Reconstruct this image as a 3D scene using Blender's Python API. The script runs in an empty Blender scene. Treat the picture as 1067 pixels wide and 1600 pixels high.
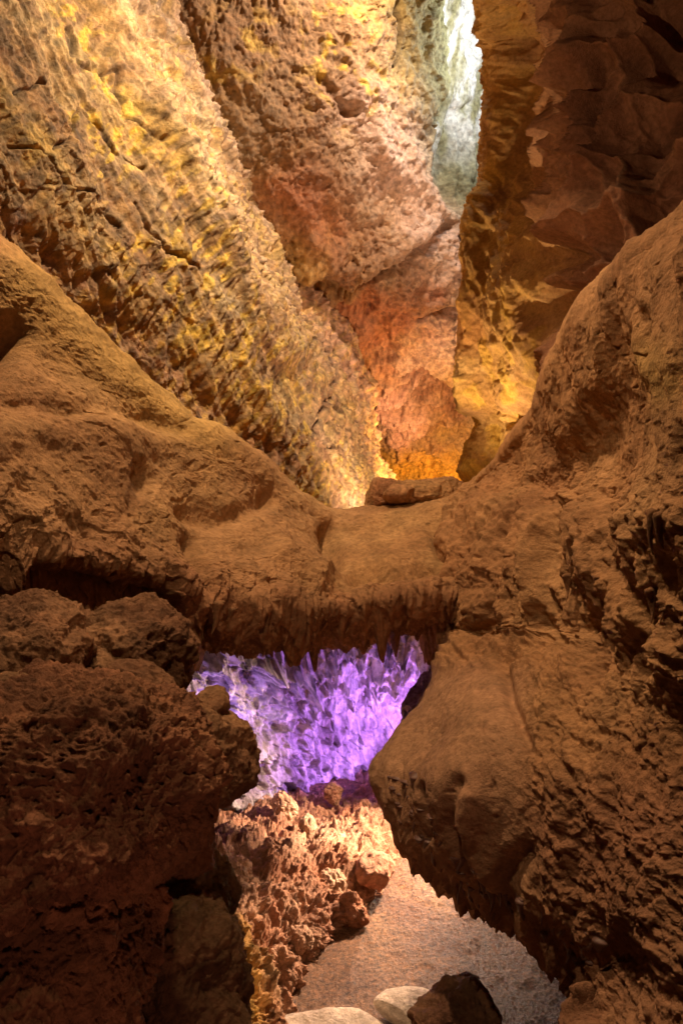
import bpy, math, random
import numpy as np

S = bpy.context.scene
C = S.collection
F = 1043.0                      # focal length in photo pixels (1067 x 1600 frame)
EYE = 2.6                       # eye height above the path

# ------------------------------------------------------------------ camera, world, exposure
cam_d = bpy.data.cameras.new('camera')
cam = bpy.data.objects.new('camera', cam_d); C.objects.link(cam)
cam.location = (0, 0, EYE); cam.rotation_euler = (math.radians(90), 0, 0)
cam_d.sensor_fit = 'VERTICAL'; cam_d.sensor_height = 36; cam_d.sensor_width = 24
cam_d.lens = 18 / (800 / F); cam_d.clip_end = 500; cam_d.clip_start = 0.05
S.camera = cam
W = bpy.data.worlds.new('World'); S.world = W; W.use_nodes = True
bg = W.node_tree.nodes['Background']
bg.inputs[0].default_value = (0.55, 0.22, 0.13, 1); bg.inputs[1].default_value = 0.016
S.view_settings.view_transform = 'Standard'; S.view_settings.look = 'None'
S.view_settings.exposure = 0.0; S.view_settings.gamma = 1
S.cycles.max_bounces = 4; S.cycles.diffuse_bounces = 3


def at(px, py, d):
    return np.array([(px - 533.5) / F * d, d, EYE - (py - 800.0) / F * d])


# ------------------------------------------------------------------ lamps of the cave (tucked behind rock or above the frame), plus added fill lights
def aim(o, tgt):
    from mathutils import Vector
    v = Vector([float(a) for a in tgt]) - Vector(o.location)
    o.rotation_euler = v.to_track_quat('-Z', 'Y').to_euler()


def lamp(pos, tgt, watts, col, size=0.12, cone=None, blend=0.8):
    l = bpy.data.lights.new('cave_or_fill_light', 'SPOT' if cone else 'POINT')
    l.energy = watts; l.color = col; l.shadow_soft_size = size
    if cone:
        l.spot_size = math.radians(cone); l.spot_blend = blend
    o = bpy.data.objects.new('cave_or_fill_light', l); C.objects.link(o)
    o.location = [float(a) for a in pos]
    if cone: aim(o, tgt)
    return o


AMBER = (1.0, 0.66, 0.38); GOLD = (1.0, 0.74, 0.34); ROSE = (1.0, 0.70, 0.50)
# upper gallery
lamp(at(670, 865, 5.9), at(230, 330, 6.8), 900, GOLD, 0.04, 105, 1.0)
lamp(at(430, 850, 5.9), at(150, 420, 5.6), 420, GOLD, 0.03, 130, 1.0)
lamp(at(665, 850, 9.2), at(540, 450, 10.8), 420, ROSE, 0.05, 140)
lamp(at(690, 800, 11.5), at(660, 700, 15), 700, (1.0, .58, .22), 0.10, 160)
lamp(at(620, -480, 5.4), at(200, 300, 7.0), 1800, (1.0, .75, .42), 0.04, 100, 1.0)
lamp(at(690, -260, 8.0), at(440, 300, 9.8), 1300, (1.0, .78, .60), 0.04, 120)
lamp(at(815, 60, 10.8), at(715, 110, 11.2), 190, (.94, .97, 1.0), 0.04)
lamp(at(880, 622, 3.75), at(150, 380, 5.8), 560, GOLD, 0.03, 62, .8)
lamp(at(850, 400, 9.4), at(560, 430, 11.5), 820, ROSE, 0.06, 140)
lamp(at(655, 845, 6.3), at(800, 330, 6.6), 420, (1.0, .70, .38), 0.04, 80, 1.0)
# near side of the bridge
lamp(at(250, -620, 3.3), at(430, 900, 4.0), 950, AMBER, 0.05, 84)
lamp(at(846, 640, 3.85), at(950, 60, 4.0), 420, (1.0, .60, .34), 0.015, 80, 1.0)
lamp((-.3, 1.3, 4.9), at(850, 1050, 3.0), 130, AMBER, 0.04, 110)
lamp((.35, -.4, 1.3), at(120, 1300, 1.8), 32, (1.0, .46, .30), 0.10, 80)  # added fill behind the camera, lifts the left boulders
lamp((-1.7, 1.3, 3.3), at(970, 140, 3.9), 210, (1.0, .60, .34), 0.02, 44, .6)  # added fill left of the frame, brightens the scalloped wall
# lower tunnel
lamp(at(645, 1200, 5.8), at(520, 1060, 6.4), 135, (0.55, 0.22, 1.0), 0.015, 128, .3)
lamp(at(345, 1225, 4.95), at(430, 1000, 5.5), 34, (0.45, 0.24, 1.0), 0.02, 105, .3)
lamp(at(740, 1090, 5.2), at(440, 1330, 4.6), 680, (1.0, 0.68, 0.46), 0.05, 100)
lamp(at(850, 1225, 4.95), at(470, 1500, 4.0), 70, (1.0, 0.66, 0.42), 0.10, 100)
lamp(at(690, 1200, 5.9), at(600, 1420, 4.5), 75, (1.0, .74, .52), 0.03, 110)


# ------------------------------------------------------------------ noise
from concurrent.futures import ThreadPoolExecutor
_pool = ThreadPoolExecutor(4)
_rg = np.random.RandomState(5)
_G = _rg.normal(size=(1024, 3)).astype(np.float32); _G /= np.linalg.norm(_G, axis=1)[:, None]
_K = [np.uint32(374761393), np.uint32(668265263), np.uint32(2246822519)]


def chunked(fn):
    def run(P, s=0):
        P = np.ascontiguousarray(P, dtype=np.float32); n = len(P)
        if n < 20000: return fn(P, s)
        r = list(_pool.map(lambda i: fn(P[i:i + 8192], s), range(0, n, 8192)))
        return tuple(np.concatenate(q) for q in zip(*r)) if isinstance(r[0], tuple) else np.concatenate(r)
    return run


def _mix(h, s):
    h = h + np.uint32((s * 974711 + 12345) & 0xffffffff)
    h = (h ^ (h >> np.uint32(13))) * np.uint32(1274126177)
    h = (h ^ (h >> np.uint32(16))) * np.uint32(2654435769)
    return h ^ (h >> np.uint32(15))


@chunked
def perlin(P, s=0):
    with np.errstate(over='ignore'):
        fl = np.floor(P); f = P - fl; I = fl.astype(np.int32).view(np.uint32)
        u = f * f * f * (f * (f * 6 - 15) + 10)
        X = [I[:, 0] * _K[0]]; X.append(X[0] + _K[0]); Y = [I[:, 1] * _K[1]]; Y.append(Y[0] + _K[1]); Z = [I[:, 2] * _K[2]]; Z.append(Z[0] + _K[2])
        fx = [f[:, 0], f[:, 0] - 1]; fy = [f[:, 1], f[:, 1] - 1]; fz = [f[:, 2], f[:, 2] - 1]
        ux, uy, uz = u[:, 0], u[:, 1], u[:, 2]
        c = []
        for dz in (0, 1):
            for dy in (0, 1):
                v = []
                for dx in (0, 1):
                    g = _G[_mix(X[dx] + Y[dy] + Z[dz], s) & np.uint32(1023)]
                    v.append(fx[dx] * g[:, 0] + fy[dy] * g[:, 1] + fz[dz] * g[:, 2])
                c.append(v[0] + ux * (v[1] - v[0]))
        a = c[0] + uy * (c[1] - c[0]); b = c[2] + uy * (c[3] - c[2])
        return (a + uz * (b - a)) * np.float32(1.5)


def fbm(P, f, o=4, s=0, gain=0.5, lac=2.03):
    a = 1.0; r = 0; t = 0
    for k in range(o):
        r = r + a * perlin(P * f + 17.3 * k, s + k); t += a; a *= gain; f *= lac
    return r / t


def ridged(P, f, o=4, s=0, gain=0.5, lac=2.07):
    a = 1.0; r = 0; t = 0
    for k in range(o):
        n = 1 - np.abs(perlin(P * f + 9.1 * k, s + k)) * 2
        r = r + a * n; t += a; a *= gain; f *= lac
    return r / t


def billow(P, f, o=4, s=0, gain=0.5, lac=2.07):
    a = 1.0; r = 0; t = 0
    for k in range(o):
        r = r + a * (np.abs(perlin(P * f + 9.1 * k, s + k)) * 2); t += a; a *= gain; f *= lac
    return r / t


@chunked
def worley(P, s=0, jit=0.95):
    """F1, F2, offset (z up) to nearest feature point, id"""
    with np.errstate(over='ignore'):
        fl = np.floor(P); f = P - fl; I = fl.astype(np.int32).view(np.uint32); n = len(P)
        F1 = np.full(n, 9, np.float32); F2 = np.full(n, 9, np.float32); oz = np.zeros(n, np.float32); idn = np.zeros(n, np.float32)
        X = I[:, 0] * _K[0]; Y = I[:, 1] * _K[1]; Z = I[:, 2] * _K[2]
        j = np.float32(jit / 1023); h0 = np.float32(.5 - jit * .5)
        for dx in (-1, 0, 1):
            for dy in (-1, 0, 1):
                XY = X + Y + _K[0] * np.int32(dx).astype(np.uint32) + _K[1] * np.int32(dy).astype(np.uint32)
                for dz in ((0,) if s >= 9000 else (-1, 0, 1)):      # s >= 9000: flat cells on a face
                    h = _mix(XY + Z + _K[2] * np.int32(dz).astype(np.uint32), s)
                    a = (h & np.uint32(1023)).astype(np.float32); b = ((h >> np.uint32(10)) & np.uint32(1023)).astype(np.float32)
                    c = ((h >> np.uint32(20)) & np.uint32(1023)).astype(np.float32)
                    vx = f[:, 0] - a * j - (dx + h0); vy = f[:, 1] - b * j - (dy + h0); vz = f[:, 2] * 0 if s >= 9000 else f[:, 2] - c * j - (dz + h0)
                    d = vx * vx + vy * vy + vz * vz
                    near = d < F1
                    F2 = np.where(near, F1, np.minimum(F2, d)); F1 = np.where(near, d, F1)
                    oz = np.where(near, vz, oz); idn = np.where(near, a, idn)
        return np.sqrt(F1), np.sqrt(F2), oz, idn * np.float32(1 / 1023)


def sst(a, b, x):
    t = np.clip((x - a) / (b - a), 0, 1); return t * t * (3 - 2 * t)


# ------------------------------------------------------------------ lofted rock sheets
def spline(t, K):
    """Catmull-Rom of K (n, ...) at float params t"""
    n = len(K); i = np.clip(np.floor(t).astype(int), 0, n - 2); f = (t - i)
    sh = (len(t),) + (1,) * (K.ndim - 1); f = f.reshape(sh)
    g = lambda j: K[np.clip(j, 0, n - 1)]
    p0, p1, p2, p3 = g(i - 1), g(i), g(i + 1), g(i + 2)
    p0 = np.where((i == 0).reshape(sh), 2 * p1 - p2, p0); p3 = np.where((i == n - 2).reshape(sh), 2 * p2 - p1, p3)
    return 0.5 * (2 * p1 + (p2 - p0) * f + (2 * p0 - 5 * p1 + 4 * p2 - p3) * f ** 2 + (3 * p1 - p0 - 3 * p2 + p3) * f ** 3)


DEV = 1.0


def params(K, step, px, K3, k3):
    """sample params along axis 0 with about `step` photo pixels between samples, coarser where all is outside the view"""
    seg = np.linalg.norm(px[1:] - px[:-1], axis=-1)
    s3 = np.linalg.norm(K3[1:] - K3[:-1], axis=-1) / np.maximum(K3[1:, ..., 1] * .5 + K3[:-1, ..., 1] * .5, .5) * F
    seg = np.maximum(seg, k3 * s3)
    seg = seg.reshape(seg.shape[0], -1).max(axis=1)
    lo = np.minimum(px[1:], px[:-1]).reshape(len(seg), -1, 2).min(1); hi = np.maximum(px[1:], px[:-1]).reshape(len(seg), -1, 2).max(1)
    out = (hi[:, 0] < -60) | (lo[:, 0] > 1127) | (hi[:, 1] < -60) | (lo[:, 1] > 1660)
    n = np.maximum(4, (seg / (step * DEV * np.where(out, 5, 1)))).astype(int)
    t = [np.linspace(i, i + 1, k, endpoint=False) for i, k in enumerate(n)]
    return np.concatenate(t + [np.array([len(n) * 1.0])])


def proj(P):
    return np.stack([533.5 + P[..., 0] / P[..., 1] * F, 800 - (P[..., 2] - EYE) / P[..., 1] * F], -1)


class Sheet:
    def __init__(s, rows, step=1.6, flip=False, k3=.35):
        K = np.array([[at(*p) for p in r] for r in rows])
        M = K.copy(); M[..., 1] = np.maximum(M[..., 1], .5)
        px = proj(M)
        tv = params(K, step, px, K, k3); tu = params(K.swapaxes(0, 1), step, px.swapaxes(0, 1), K.swapaxes(0, 1), k3)
        A = spline(tv, K); A = spline(tu, A.swapaxes(0, 1)).swapaxes(0, 1)
        s.nv, s.nu = len(tv), len(tu)
        s.P = A.reshape(-1, 3); s.flip = flip
        s.V = np.repeat(tv, s.nu); s.U = np.tile(tu, s.nv)
        s.base = s.P.copy(); s.px = proj(s.P)
        s.col = None

    def normals(s):
        A = s.P.reshape(s.nv, s.nu, 3)
        du = np.gradient(A, axis=1); dv = np.gradient(A, axis=0)
        N = np.cross(dv, du); N /= np.linalg.norm(N, axis=-1)[..., None] + 1e-9
        N = N.reshape(-1, 3)
        return -N if s.flip else N

    def smooth_normals(s, k=2):
        N = s.normals().reshape(s.nv, s.nu, 3)
        for _ in range(k):
            for ax in (0, 1):
                M = np.pad(N, [(4, 4) if a == ax else (0, 0) for a in range(3)], mode='edge')
                c = np.cumsum(M, axis=ax); c = np.concatenate([np.zeros_like(np.take(c, [0], axis=ax)), c], axis=ax)
                hi = np.take(c, np.arange(9, M.shape[ax] + 1), axis=ax); lo = np.take(c, np.arange(0, M.shape[ax] - 8), axis=ax)
                N = (hi - lo) / 9
        N /= np.linalg.norm(N, axis=-1)[..., None] + 1e-9
        return N.reshape(-1, 3)

    def push(s, h, vec=None):
        s.count = getattr(s, 'count', 0) + 1
        if vec is None and s.count == 1: s.N = s.smooth_normals(6)
        N = s.N if vec is None else np.array(vec)[None]
        s.P = s.P + N * np.asarray(h)[:, None]

    def line(s, pts, r, aspect=1.0):
        """0..1 falloff around a polyline given where the feature runs on the rock"""
        return fall(s.px, pts, r)

    def faces(s):
        i = np.arange(s.nv - 1)[:, None] * s.nu + np.arange(s.nu - 1)[None]
        q = np.stack([i, i + 1, i + s.nu + 1, i + s.nu], -1).reshape(-1, 4)
        return q if s.flip else q[:, ::-1]


def dist(px, pts):
    pts = np.array(pts, float); D = np.full(len(px), 1e9)
    if len(pts) == 1: return np.hypot(px[:, 0] - pts[0, 0], px[:, 1] - pts[0, 1])
    for a, b in zip(pts[:-1], pts[1:]):
        ab = b - a; t = np.clip(((px - a) @ ab) / (ab @ ab), 0, 1)
        D = np.minimum(D, np.linalg.norm(px - a - t[:, None] * ab, axis=1))
    return D


def fall(px, pts, r):
    return np.exp(-(dist(px, pts) / r) ** 2)


def mesh_obj(name, P, quads, mat, col=None, parent=None):
    me = bpy.data.meshes.new(name); n = len(P); m = len(quads); k = quads.shape[1]
    me.vertices.add(n); me.vertices.foreach_set('co', np.ascontiguousarray(P, dtype=np.float32).ravel())
    me.loops.add(m * k); me.loops.foreach_set('vertex_index', np.ascontiguousarray(quads, dtype=np.int32).ravel())
    me.polygons.add(m); me.polygons.foreach_set('loop_start', np.arange(0, m * k, k, dtype=np.int32))
    me.update(calc_edges=True)
    me.polygons.foreach_set('use_smooth', np.ones(m, dtype=bool))
    if col is not None:
        c = np.concatenate([np.clip(col, 0, 1), np.ones((n, 1))], 1).astype(np.float32)
        a = me.color_attributes.new('Tint', 'FLOAT_COLOR', 'POINT'); a.data.foreach_set('color', c.ravel())
    me.materials.append(mat)
    o = bpy.data.objects.new(name, me); C.objects.link(o)
    if parent: o.parent = parent
    return o


def tag(o, label=None, cat=None, group=None, kind=None):
    if cat and not kind: kind = 'thing'
    if label: o['label'] = label
    if cat: o['category'] = cat
    if group: o['group'] = group
    if kind: o['kind'] = kind
    return o


def mixc(a, b, w):
    return a * (1 - w[:, None]) + np.array(b)[None] * w[:, None]


def palette(P, cols, f, s=0, sharp=2.2):
    """mineral colours of the rock blended by soft noise weights"""
    w = np.stack([np.exp(sharp * 3 * fbm(P, f, 4, s + 31 * i)) for i in range(len(cols))], 1)
    w /= w.sum(1)[:, None]
    return w @ np.array(cols)


# ------------------------------------------------------------------ materials
def rock_mat(name, rough=0.85, bump=0.5, scale=60, grain=0.25, spec=0.3, speck=None, bdist=0.01):
    m = bpy.data.materials.new(name); m.use_nodes = True
    nt = m.node_tree; N = nt.nodes; L = nt.links; b = N['Principled BSDF']
    at_ = N.new('ShaderNodeAttribute'); at_.attribute_name = 'Tint'
    tc = N.new('ShaderNodeTexCoord')
    n1 = N.new('ShaderNodeTexNoise'); n1.inputs['Scale'].default_value = scale * .35; n1.inputs['Detail'].default_value = 8; n1.inputs['Roughness'].default_value = .65
    L.new(tc.outputs['Object'], n1.inputs['Vector'])
    mr = N.new('ShaderNodeMapRange'); mr.inputs[1].default_value = .25; mr.inputs[2].default_value = .75
    mr.inputs[3].default_value = 1 - grain * 1.6; mr.inputs[4].default_value = 1 + grain * 1.6
    L.new(n1.outputs[0], mr.inputs[0])
    vm = N.new('ShaderNodeVectorMath'); vm.operation = 'SCALE'
    L.new(at_.outputs['Color'], vm.inputs[0]); L.new(mr.outputs[0], vm.inputs['Scale'])
    out = vm.outputs[0]
    if speck:
        n3 = N.new('ShaderNodeTexNoise'); n3.inputs['Scale'].default_value = scale * .8; n3.inputs['Detail'].default_value = 4
        L.new(tc.outputs['Object'], n3.inputs['Vector'])
        m3 = N.new('ShaderNodeMapRange'); m3.inputs[1].default_value = .60; m3.inputs[2].default_value = .68
        L.new(n3.outputs[0], m3.inputs[0])
        mx = N.new('ShaderNodeMix'); mx.data_type = 'RGBA'; L.new(m3.outputs[0], mx.inputs[0])
        L.new(out, mx.inputs[6]); mx.inputs[7].default_value = (*speck, 1); out = mx.outputs[2]
    L.new(out, b.inputs['Base Color'])
    b.inputs['Roughness'].default_value = rough; b.inputs['Specular IOR Level'].default_value = spec
    n2 = N.new('ShaderNodeTexNoise'); n2.inputs['Scale'].default_value = scale; n2.inputs['Detail'].default_value = 6; n2.inputs['Roughness'].default_value = .7
    L.new(tc.outputs['Object'], n2.inputs['Vector'])
    bp = N.new('ShaderNodeBump'); bp.inputs['Strength'].default_value = bump; bp.inputs['Distance'].default_value = bdist
    L.new(n2.outputs[0], bp.inputs['Height']); L.new(bp.outputs[0], b.inputs['Normal'])
    return m


M_SAND = rock_mat('dusty_lava', .9, .9, 95, .26, .2, bdist=.014)
M_WALL = rock_mat('mineral_wall', .68, .9, 34, .42, .4, bdist=.03)
M_GLAZE = rock_mat('glazed_lava', .48, .5, 50, .22, .45, bdist=.008)
M_CLINK = rock_mat('clinker', .85, 1.0, 75, .38, .15, bdist=.02)

OCHRE = (.50, .30, .075); BROWN = (.26, .13, .055); MAUVE = (.38, .27, .15); YEL = (.72, .46, .05); RED = (.38, .115, .04)
PINK = (.62, .42, .32); GREY = (.55, .50, .42); UMBER = (.17, .085, .045); OLIVE = (.30, .22, .085); TAN = (.42, .25, .12)


def scales(P, f, aniso=(1, 1, .45), s=0, warp=.35):
    """overlapping solidified drips: each cell swells towards its lower lip"""
    Q = P + warp / f * np.stack([perlin(P * f * .7, s + 3), perlin(P * f * .7 + 5, s + 4), perlin(P * f * .7 + 9, s + 5)], 1)
    F1, F2, oz, idn = worley(Q * f * np.array(aniso), s)
    return -oz * (0.6 + .8 * idn), F1, F2, idn


def along(P, a, b, k):
    """squeeze coordinates along the line a-b so that noise draws out in that direction"""
    v = (b - a) / np.linalg.norm(b - a)
    return P - (1 - k) * (P @ v)[:, None] * v[None]


def patch(P, f, s=0, lo=0.0):
    return lo + (1 - lo) * sst(-.22, .28, fbm(P, f, 3, s))


def crag(P, f, o=5, s=0, w=.45):
    """craggy, folded relief: noise dragged along by its own turbulence"""
    q = np.stack([fbm(P, f, 2, s + 1), fbm(P + 7.7, f, 2, s + 2), fbm(P + 3.1, f, 2, s + 3)], 1) * (w * 2 / f)
    return ridged(P + q, f, o, s, gain=.55)


def scallops(P, f, aniso=(1, 1, .6), s=0, warp=.5):
    Q = P + warp / f * np.stack([perlin(P * f * .8, s + 3), perlin(P * f * .8 + 5, s + 4), perlin(P * f * .8 + 9, s + 5)], 1)
    F1, F2, oz, idn = worley(Q * f * np.array(aniso), s)
    return F2 - F1, F1, idn


def drape(P, f, v=.3, o=3, s=0, warp=.35):
    """sharp run-off folds: ridges drawn out along the fall line"""
    Q = P * np.array([1, 1, v]); Q = Q + warp / f * np.stack([perlin(P * f * .6 * [1, 1, .6], s + 3), perlin(P * f * .6 * [1, 1, .6] + 5, s + 4), 0 * P[:, 0]], 1)
    r = ridged(Q, f, o, s)
    return np.clip(r, -.4, 1) ** 1


# ================================================================== UPPER GALLERY
def gallery_left_wall():
    R = [
        [(-420, -330, 3.6), (-160, -300, 4.8), (-60, -300, 5.7), (0, -300, 6.6), (120, -300, 7.6), (240, -300, 8.8), (300, -300, 10.5)],
        [(-400, -120, 3.5), (-60, -120, 5.1), (20, -120, 6.0), (70, -120, 6.8), (170, -120, 7.7), (270, -120, 8.9), (330, -120, 10.5)],
        [(-400, 80, 3.5), (-20, 80, 5.0), (85, 80, 5.9), (168, 80, 6.7), (245, 80, 7.8), (322, 80, 9.2), (370, 80, 10.8)],
        [(-400, 260, 3.5), (-10, 250, 4.8), (130, 255, 5.8), (255, 250, 6.8), (325, 250, 7.9), (388, 250, 9.3), (430, 250, 11)],
        [(-400, 420, 3.6), (20, 380, 4.9), (190, 400, 6.0), (335, 410, 7.2), (400, 410, 8.4), (450, 410, 9.8), (500, 410, 11.5)],
        [(-400, 560, 4.2), (60, 520, 5.4), (250, 560, 6.3), (400, 570, 7.6), (480, 575, 9.0), (540, 575, 10.6), (590, 575, 12.3)],
        [(-400, 700, 4.8), (120, 680, 5.9), (330, 705, 6.9), (460, 715, 8.1), (545, 720, 9.7), (600, 722, 11.5), (632, 722, 13)],
        [(-400, 840, 5.0), (180, 830, 6.1), (370, 840, 7.2), (490, 840, 8.4), (575, 840, 9.9), (632, 830, 11.6), (670, 820, 13)],
        [(-400, 1000, 5.2), (200, 960, 6.2), (380, 940, 7.3), (500, 930, 8.5), (590, 900, 10), (650, 880, 11.7), (680, 870, 13)],
    ]
    sh = (0, 0, 0, -12, -30, -50, -50)
    R = [[(x + q, y, d) for (x, y, d), q in zip(r, sh)] for r in R]
    s = Sheet(R, 1.75)
    px = s.px; B = s.base
    # undercut recess just above the mound
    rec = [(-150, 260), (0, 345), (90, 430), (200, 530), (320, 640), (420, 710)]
    s.push((-.13 + .12 * drape(B, 4, .3, 3, 306)) * fall(px + 22 * fbm(B, 3, 3, 6)[:, None], rec, 26))
    s.push(.10 * fbm(B, .9, 3, 2) + .22 * fall(px, [(120, 0), (175, 110), (260, 260), (335, 400), (430, 560)], 22)
           - .05 * fall(px, [(180, 0), (235, 110), (300, 240), (370, 380)], 28)
           + .16 * fall(px, [(330, 130), (390, 280), (440, 380), (500, 500), (560, 610), (612, 710)], 16))
    wA = sst(-40, 40, (px[:, 0] - np.interp(px[:, 1], [-100, 0, 110, 260, 400, 560, 720], [70, 120, 175, 260, 335, 430, 540])))
    smoothzone = fall(px + 30 * fbm(B, 1.2, 3, 307)[:, None], [(20, -20), (110, 130), (215, 300), (330, 460), (440, 620)], 58)
    low = sst(250, 480, px[:, 1] + .1 * px[:, 0])
    # drips, flows and scales
    calm = 1 - .75 * smoothzone
    h1, F1, F2, i1 = scales(B, 2.6, (1, .8, .36), 11, .8)
    LQ = along(B, at(120, 0, 6.7), at(430, 560, 8.0), .16)
    s.push(.10 * ridged(LQ, 1.6, 4, 301) + .05 * ridged(LQ, 5, 3, 303))
    mk = patch(B, 1.1, 305, .25)
    BB = along(B, at(130, 255, 5.8), at(388, 250, 9.3), .33)
    s.push(.03 * h1 * calm + (.03 + .12 * wA) * drape(BB, 3.0, .22, 3, 13, .5) * (1 - .5 * smoothzone))
    h2, F1, F2, i2 = scales(BB, 7.5, (1, .8, .30), 21, .9)
    s.push((.012 + .012 * low) * h2 * calm * mk + (.045 + .07 * wA) * drape(BB, 9, .16, 3, 8, .35) * calm)
    h3, _, _, _ = scales(BB, 17, (1, .8, .34), 41, .9)
    s.push(.012 * h3 * calm + .03 * fbm(BB, 4, 4, 9) + .03 * drape(BB, 22, .18, 3, 18) + .022 * crag(BB * [1, 1, .4], 13, 4, 17) * (.3 + .9 * low) * mk)
    # cracks
    cr = np.zeros(len(px))
    for l in ([(0, 155), (40, 140), (75, 165)], [(60, 245), (95, 215), (110, 180), (150, 215), (165, 250), (215, 270)], [(90, 60), (110, 110), (160, 130), (185, 200), (230, 240)], [(0, 240), (40, 250), (80, 300), (130, 310), (170, 360)], [(200, 330), (240, 400), (300, 430)],
              [(450, 560), (470, 540), (500, 560), (500, 620), (480, 670), (505, 705)], [(460, 500), (470, 545)]):
        cr = np.maximum(cr, fall(px + 9 * np.stack([perlin(B * 4, 1), perlin(B * 4, 2)], 1), l, 2.4))
    s.push(-.06 * cr)
    c = palette(B, [OCHRE, BROWN, MAUVE, TAN], 1.3, 3, 2.4)
    c = mixc(c, (.56, .38, .26), .6 * wA * sst(620, 420, px[:, 1]) * sst(-.25, .3, fbm(B, 2.2, 4, 51)))
    c = mixc(c, (.60, .34, .22), .6 * fall(px, [(480, 480), (560, 600), (610, 700)], 42))
    c = mixc(c, YEL, .7 * sst(.02, .2, fbm(BB * [1, 1, .45], 14, 5, 61)) * sst(-.1, .2, fbm(B, .9, 3, 71) + .15 * low) * (1 - .6 * wA))
    c = mixc(c, UMBER, .7 * sst(.05, .25, fbm(BB * [1, 1, .4], 12, 4, 62)) * (1 - .5 * wA))
    c = mixc(c, (.52, .36, .14), .45 * sst(.05, .25, fbm(B, 3.1, 5, 63)) * sst(150, 500, px[:, 0]))
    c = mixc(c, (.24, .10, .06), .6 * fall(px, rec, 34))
    c = mixc(c, (.08, .045, .03), .7 * cr)
    c *= (0.75 + .6 * sst(-.3, .3, fbm(B, 9, 4, 29)))[:, None]
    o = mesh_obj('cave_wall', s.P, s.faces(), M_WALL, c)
    tag(o, 'tall ochre wall with yellow patches and fine drips slanting away above the left mound', 'rock wall', 'gallery walls')


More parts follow.
